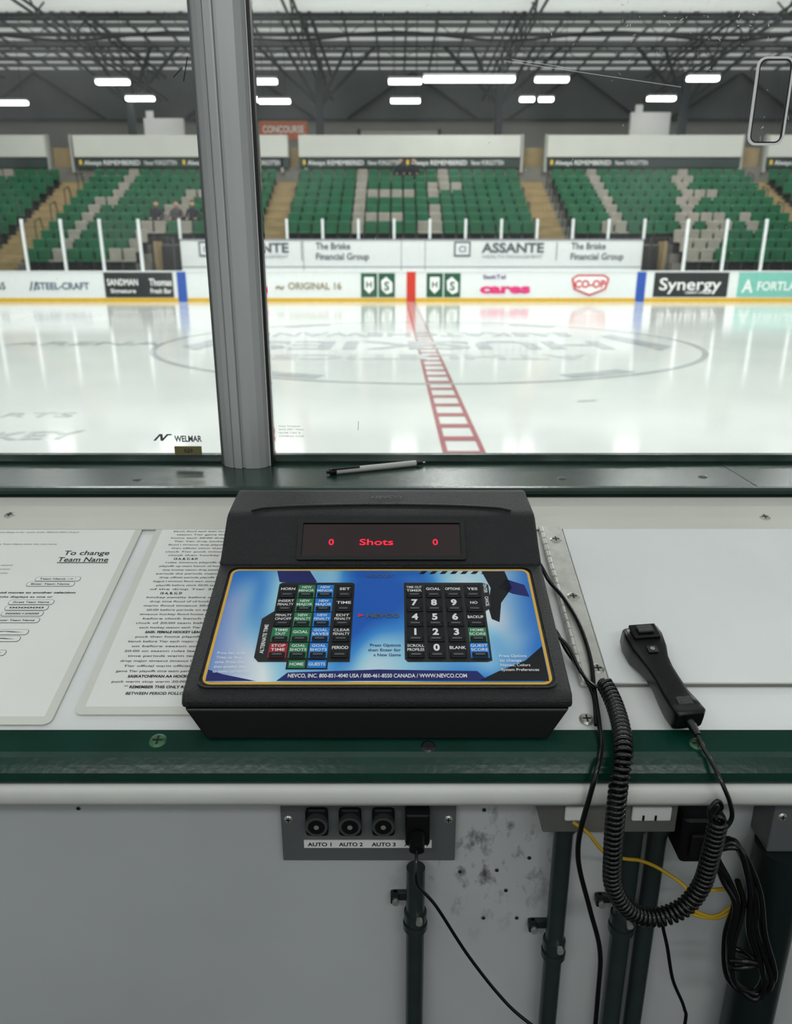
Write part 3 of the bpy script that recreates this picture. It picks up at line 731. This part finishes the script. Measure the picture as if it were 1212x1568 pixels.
# overlay
b = MB(); b.prism(rrect(-.1735, .1735, .009, .183, .009, 6), .0001, .0006, 'gold', M=PC)
b.prism(rrect(-.1705, .1705, .0118, .180, .007, 6), .0006, .0009, 'art', M=PC)
Z1 = .0011
def fl(P, k, z=Z1): b.flat(P, k, M=PC, z=z)
fl([(-.120, .1795), (-.082, .1795), (-.072, .160), (-.08, .155), (-.115, .160)], 'navy')
fl([(.118, .179), (.145, .179), (.150, .150), (.135, .125), (.130, .095), (.122, .10), (.120, .12), (.126, .150)], 'key_black', .00095)
fl([(.145, .165), (.165, .155), (.168, .135), (.15, .14), (.135, .15)], 'navy', .00095)
fl([(-.17, .013), (-.12, .013), (-.155, .022), (-.17, .028)], 'navy', .00095); fl([(.10, .013), (.17, .013), (.17, .06), (.150, .040), (.12, .025)], 'key_black', .00095)
fl([(-.10, .013), (.11, .013), (.10, .026), (.0, .028), (-.09, .024)], 'navy', .00095)
for i in range(7): fl([(.045+i*.012, .174), (.051+i*.012, .174), (.055+i*.012, .179), (.049+i*.012, .179)], 'key_black')
b.obj('overlay', parent=con)
# keypads
b = MB(); Z1 = .0013; Z2 = .0017; Z3 = .0028
LX = (-.1220, -.1010, -.0800, -.0578); RX = (.0205, .0420, .0640, .0862); RV = [.1376-.0226*i for i in range(5)]
b.prism([(-.133, .156), (-.133, .112), (-.145, .100), (-.145, .044), (-.140, .038), (-.111, .038), (-.111, .028), (-.069, .028), (-.069, .038), (-.047, .038), (-.047, .156), (-.050, .1585), (-.130, .1585)], .0009, Z1, 'matte_black', M=PM)
b.prism([(.009, .1585), (.098, .1585), (.105, .155), (.105, .118), (.098, .112), (.098, .040), (.093, .038), (.012, .038), (.009, .042)], .0009, Z1, 'matte_black', M=PM)
LL = [['HORN', 'NEW\nMINOR', 'NEW\nMINOR', 'SET'], ['INSERT\nPENALTY', 'NEW\nMAJOR', 'NEW\nMAJOR', 'TIME'], ['PENALTY\nON/OFF', 'NEW\nPENALTY', 'NEW\nPENALTY', 'EDIT\nPENALTY'], ['TIME\nOUT', 'GOAL', 'GOAL\nSAVES', 'CLEAR\nPENALTY'], ['STOP\nTIME', 'GOAL\nSHOTS', 'GOAL\nSHOTS', 'PERIOD']]
LK = [['b', 'g', 'u', 'b'], ['b', 'g', 'u', 'b'], ['b', 'g', 'u', 'b'], ['g', 'g', 'u', 'b'], ['r', 'g', 'u', 'b']]
RL = [['TIME OUT\nTIMER', 'GOAL', 'OPTIONS', 'YES'], ['7', '8', '9', 'NO'], ['4', '5', '6', 'BACKUP'], ['1', '2', '3', 'HOME\nSCORE'], ['SCROLL\nPROFILES', '0', 'BLANK', 'GUEST\nSCORE']]
RK = [['b']*4, ['b']*4, ['b']*4, ['b', 'b', 'b', 'g'], ['b', 'b', 'b', 'u']]
KM = {'b': 'key_black', 'g': 'key_green', 'u': 'key_blue', 'r': 'key_red'}
def key(x, v, t, kk):
    b.box(x-.0095, x+.0095, v-.004, v+.0165, Z1, Z2, KM[kk], M=PM)
    b.box(x-.0080, x+.0080, v-.0040, v+.0030, Z2, Z3, 'key_black', .0008, M=PM, seg=1)
    b.box(x-.0050, x+.0050, v-.0014, v+.0008, Z3, Z3+.0008, 'key_bar', .0003, M=PM, seg=1)
    Q = PM @ T(0, 0, Z2+.0002)
    if len(t) == 1: b.text(t, x, v+.0105, .0092, 'white', M=Q, bold=.04)
    else:
        p = t.split('\n')
        if len(p) == 1: b.text(p[0], x, v+.0100, .0042, 'white', M=Q, w=min(.0170, .0040*len(t)), bold=.02)
        else:
            for j, l_ in enumerate(p): b.text(l_, x, v+.0128-.0056*j, .0038, 'white', M=Q, w=min(.0175, .0036*len(l_)), bold=.015)
for r in range(5):
    for c_ in range(4):
        key(LX[c_], RV[r], LL[r][c_], LK[r][c_]); key(RX[c_], RV[r], RL[r][c_], RK[r][c_])
Q = PM @ T(0, 0, .0016); QC = PC @ T(0, 0, .0016)
b.box(-.109, -.092, .0295, .0395, Z1, Z2, 'key_green', M=PM); b.box(-.0895, -.0705, .0295, .0395, Z1, Z2, 'key_blue', M=PM)
b.text('HOME', -.1005, .0345, .004, 'white', M=PM @ T(0, 0, Z2+.0002), w=.014, bold=.02); b.text('GUESTS', -.080, .0345, .004, 'white', M=PM @ T(0, 0, Z2+.0002), w=.017, bold=.02)
b.text('ALTERNATE TIME', -.1385, .070, .0042, 'white', M=Q, w=.042, bold=.02, rot=math.pi/2); b.text('ENTER', .1012, .148, .0038, 'white', M=Q, w=.014, bold=.02, rot=-math.pi/2); b.text('CANCEL', .1012, .127, .0038, 'white', M=Q, w=.016, bold=.02, rot=-math.pi/2)
b.text('HOCKEY', -.0185, .170, .0048, 'txtgrey', M=Q, w=.032, bold=.01); b.text('NEVCO', -.014, .105, .0060, 'txtgrey', M=Q, w=.036, bold=.04); b.flat([(-.034, .105), (-.041, .108), (-.041, .102)], 'coopred', M=PM, z=.0016)
for j, t in enumerate(('Press Options', 'then Enter for', 'a New Game')): b.text(t, .005, .061-.0068*j, .0038, 'navy', M=Q, w=(.032, .034, .028)[j], align='r', bold=.01)
for j, t in enumerate(('Press Set, enter', 'Time, or Any', 'time. Press Set,', 'then another key', 'to make corrections')): b.text(t, -.165, .050-.0062*j, .0036, 'white', M=QC, w=(.030, .026, .030, .032, .038)[j], align='l', bold=.01)
for j, t in enumerate(('Press Options', 'to change', 'Names, Colors', 'System Preferences')): b.text(t, .124, .046-.0062*j, .0036, 'white', M=QC, w=(.028, .022, .03, .038)[j], align='l', bold=.01)
b.text('NEVCO, INC. 800-851-4040 USA / 800-461-8550 CANADA / WWW.NEVCO.COM', .0, .0195, .0050, 'white', M=QC, w=.178, bold=.02)
b.obj('keypad', parent=con)

# ------------------------------------------------------------------ HAND SWITCH
b = MB()
secs = [ # X, a, h, half width, half thick
    (.2720, .158, .018, .017, .009), (.2720, .155, .0175, .0210, .0125), (.2725, .143, .0175, .0220, .0145), (.2735, .124, .0175, .0200, .0145), (.2750, .110, .0185, .0160, .012),
    (.2770, .095, .020, .0140, .0105), (.2795, .080, .0205, .0135, .0105), (.2825, .062, .0185, .0145, .012), (.2860, .048, .018, .0160, .0135), (.2885, .034, .0205, .0160, .0135), (.2890, .031, .0205, .0135, .010)]
rings = []
for X, a, h, wv, tv in secs:
    R = []
    for j in range(28):
        t = 2*math.pi*j/28; cc, ss = math.cos(t), math.sin(t); e = .32
        x = wv*math.copysign(abs(cc)**e, cc); zz = tv*math.copysign(abs(ss)**e, ss)
        R.append((X+x*.985, a+x*.14, h+zz))
    rings.append(R)
b.loft(rings, 'abs_smooth', M=MD, smooth=True)
HB = MD @ T(.2728, .1425, .0315) @ Matrix.Rotation(.10, 4, 'Z')
b.box(-.015, .015, -.009, .0115, 0, .004, 'abs_smooth', .0015, M=HB); b.box(-.009, .009, -.004, .007, .004, .0065, 'abs_black', .0015, M=HB)
HB2 = MD @ T(.2742, .118, .0315) @ Matrix.Rotation(.10, 4, 'Z'); b.box(-.0055, .0055, -.005, .005, 0, .0015, 'abs_black', .0005, M=HB2); b.cyl((0, 0, .0015), (0, 0, .002), .0025, 'screw', 10, M=HB2)
HB3 = MD @ T(.286, .047, .0315) @ Matrix.Rotation(.10, 4, 'Z'); b.box(-.0075, .0075, -.005, .005, 0, .0012, 'abs_black', .0005, M=HB3)
b.cyl((.2892, .033, .019), (.2925, .017, .017), .0055, 'rubber', 12, M=MD, r1=.0035)
def dp(X, a, h): return tuple(MD @ Vector((X, a, h)))
cord = [dp(.292, .022, .0175), dp(.295, .008, .0125), dp(.299, -.008, .010), (.305, .583, .985), (.313, .580, .967), (.317, .580, .950), (.311, .580, .938), (.300, .582, .944), (.2965, .583, .957), (.303, .584, .966), (.309, .586, .958), (.306, .588, .948)]
b.tube(smoothpath(cord, 8), .0022, 'rubber', 8)
path = smoothpath([(.306, .582, .948), (.3055, .582, .930), (.304, .582, .905), (.300, .582, .868), (.284, .58, .841), (.256, .578, .831), (.229, .575, .844), (.210, .572, .877), (.205, .570, .918), (.204, .572, .960), (.206, .578, .992), (.212, .592, 1.012), (.218, .622, 1.019), (.221, .655, 1.0225), (.219, .680, 1.028), (.216, .690, 1.030)], 60)
# resample uniformly and wrap the helix
cum = [0]
for i in range(1, len(path)): cum.append(cum[-1]+(path[i]-path[i-1]).length)
tot = cum[-1]; turns = int(tot/.0054); N = turns*12; H_ = []; u = None; j = 0
for i in range(N+1):
    sL = tot*i/N
    while j < len(cum)-2 and cum[j+1] < sL: j += 1
    tt = (sL-cum[j])/max(cum[j+1]-cum[j], 1e-9); p = path[j].lerp(path[j+1], tt); t = (path[j+1]-path[j]).normalized()
    if u is None: u = t.orthogonal().normalized()
    u = (u-t*u.dot(t)).normalized(); wv = t.cross(u); a = 2*math.pi*i/12
    rr = .0072*min(1, i/12+.3, (N-i)/12+.3)
    H_.append(p+(u*math.cos(a)+wv*math.sin(a))*rr)
b.tube(H_, .0023, 'rubber', 7)
b.tube(smoothpath([tuple(H_[-1]), dp(.208, .084, .012), dp(.199, .108, .008), dp(.188, .135, .020), dp(.172, .150, .026), dp(.162, .152, .026)], 6), .0022, 'rubber', 8)
b.obj('hand_switch')

# console cable
b = MB()
P = [dp(.162, .270, .03), dp(.176, .268, .03), dp(.189, .256, .012), dp(.203, .226, .008), dp(.212, .182, .008), dp(.2135, .130, .008), dp(.208, .083, .008), dp(.203, .040, .010), dp(.198, .008, .0095), (.188, .590, .995), (.182, .586, .965), (.177, .586, .93), (.1765, .586, .905), (.181, .586, .879), (.195, .586, .830), (.209, .586, .778), (.212, .586, .72), (.213, .586, .60), (.21, .6, .40), (.2, .64, .262)]
b.tube(smoothpath(P, 8), .0026, 'rubber', 8)
P = [dp(.162, .17, .024), dp(.178, .162, .02), dp(.190, .138, .008), dp(.199, .11, .008), dp(.205, .075, .008), dp(.199, .035, .010)]
b.tube(smoothpath(P, 8), .0022, 'rubber', 8)
b.obj('console_cable')

# ------------------------------------------------------------------ UNDER-COUNTER HARDWARE
b = MB()
b.box(-.1295, .0675, .690, .70, .795, .885, 'plate_grey', .0012)
for i, X in enumerate((-.0886, -.0513, -.0141)):
    b.box(X-.0125, X+.0125, .6875, .690, .834, .870, 'matte_black', .004); b.cyl((X, .6895, .851), (X, .680, .851), .0125, 'alu_dark', 20); b.cyl((X, .681, .851), (X, .6798, .851), .0095, 'black', 16)
    b.cyl((X, .6797, .851), (X, .6792, .851), .003, 'screw', 8)
b.box(.010, .0375, .672, .69, .832, .875, 'black', .003); b.cyl((.0235, .672, .848), (.0225, .655, .842), .0085, 'black', 12)
b.box(-.1045, .0405, .6882, .6895, .815, .8255, 'white')
for X, t in ((-.0868, 'AUTO 1'), (-.0513, 'AUTO 2'), (-.0141, 'AUTO 3'), (.023, 'AUTO 4')): b.text(t, X, .8203, .0052, 'black', M=T(0, .6878, 0) @ VERT, w=.027, bold=.02)
RY = T(0, .690, 0) @ VERT
for X in (-.121, .059): screw(b, X, .853, RY, 'screw', .005)
b.obj('audio_connector_plate')
b = MB()
b.tube(smoothpath([(.0225, .658, .842), (.022, .645, .83), (.0235, .64, .81), (.044, .64, .78), (.083, .64, .706), (.129, .635, .640), (.195, .62, .575), (.24, .6, .45), (.26, .62, .262)], 10), .0019, 'rubber', 8)
b.obj('plug_cord')

def conduit(X, top, k='conduit', cz=None, r=.0108, lean=0, Yc=.680, ear=-1):
    b = MB(); b.cyl((X+lean, Yc, .25), (X, Yc, top), r, k, 18)
    if cz:
        b.cyl((X, Yc, cz+.006), (X, Yc, cz-.006), r+.0025, 'conduit', 18); b.cyl((X, Yc, cz-.010), (X, Yc, cz-.018), r+.0035, 'conduit', 18)
        b.box(min(X+ear*.026, X), max(X+ear*.026, X), .694, .700, cz+.006, cz+.018, 'conduit', .001); b.box(X+ear*.024-.005, X+ear*.024+.005, .688, .7, cz+.006, cz+.018, 'conduit_dark', .002)
        b.cyl((X+ear*.023, .69, cz+.012), (X+ear*.023, .684, cz+.012), .004, 'screw', 8)
        b.cyl((X+.004, Yc-r, cz+.004), (X+.004, Yc-r-.006, cz+.004), .004, 'screw', 8)
    b.obj('conduit_pipe')
conduit(.0225, .795, cz=.726); conduit(.187, .851, cz=.683); conduit(.264, .851, 'conduit', cz=.722, r=.0115); conduit(.292, .851, 'conduit', r=.0105)
conduit(.427, .835, 'conduit_dark', r=.028, Yc=.67)
b = MB()
b.box(.157, .300, .655, .70, .866, .905, 'box_grey', .002); b.box(.179, .202, .651, .655, .884, .902, 'white', .002); b.box(.250, .292, .651, .655, .884, .902, 'white', .002)
for X in (.262, .275): b.box(X-.001, X+.001, .650, .6512, .886, .892, 'black')
for X in (.187, .264, .292): b.cyl((X, .68, .866), (X, .68, .851), .0135, 'conduit', 18)
b.obj('electrical_junction_box')
b = MB(); b.box(.304, .350, .645, .699, .834, .893, 'black', .005); b.box(.312, .34, .640, .645, .845, .875, 'matte_black', .002); b.obj('power_adapter')
b = MB(); b.box(.405, .47, .66, .70, .835, .90, 'plate_grey', .002); screw(b, .415, .882, T(0, .66, 0) @ VERT, 'screw', .005); b.obj('wall_junction_box')
b = MB()
b.tube(smoothpath([(.187, .648, .886), (.2016, .64, .879), (.221, .64, .854), (.245, .648, .838), (.268, .655, .828), (.292, .655, .815), (.314, .64, .805), (.316, .64, .783), (.347, .64, .766), (.368, .64, .783), (.372, .636, .805), (.347, .632, .812), (.322, .632, .806), (.312, .636, .790), (.325, .64, .770), (.352, .64, .764), (.370, .64, .776)], 8), .002, 'cable_yellow', 7)
b.obj('yellow_network_cable')
b = MB()
L1 = [(.322, .868), (.337, .885), (.351, .877), (.372, .826), (.380, .772), (.401, .707), (.391, .678), (.366, .698), (.356, .754), (.358, .808), (.342, .843)]
Pp = [(x, .62+.004*math.sin(i), z_) for i, (x, z_) in enumerate(L1)]
for o in (0, 1, 2): 
    Pp += [(x+.004*math.cos(o+i)+.004*o, .615+.003*math.sin(i*2+o), z_+.005*math.sin(i+o)) for i, (x, z_) in enumerate(L1)]
b.tube(smoothpath(Pp, 6), .0031, 'rubber', 7)
b.tube(smoothpath([(.36, .612, .735), (.372, .605, .742), (.386, .61, .735), (.38, .63, .728), (.364, .63, .73), (.362, .61, .728), (.374, .604, .735), (.388, .612, .727)], 6), .003, 'rubber', 7)
b.obj('coiled_power_cable')
b = MB()
b.tube(smoothpath([(.328, .643, .836), (.318, .642, .80), (.296, .64, .765), (.294, .64, .755), (.303, .64, .722), (.315, .64, .673), (.333, .64, .63), (.337, .64, .60), (.34, .65, .45), (.33, .66, .262)], 8), .002, 'rubber', 7)
b.obj('adapter_cord')
# wall dimples / holes
b = MB()
for X, z_ in ((.10, .858), (.075, .77), (.118, .772), (.13, .742), (.145, .70), (.105, .70), (-.36, .86), (.155, .79)):
    b.cyl((X, .7002, z_), (X, .6992, z_), .0025, 'txtgrey', 10); b.cyl((X, .6991, z_), (X, .6989, z_), .0014, 'black', 8)
b.obj('wall_screw_holes')
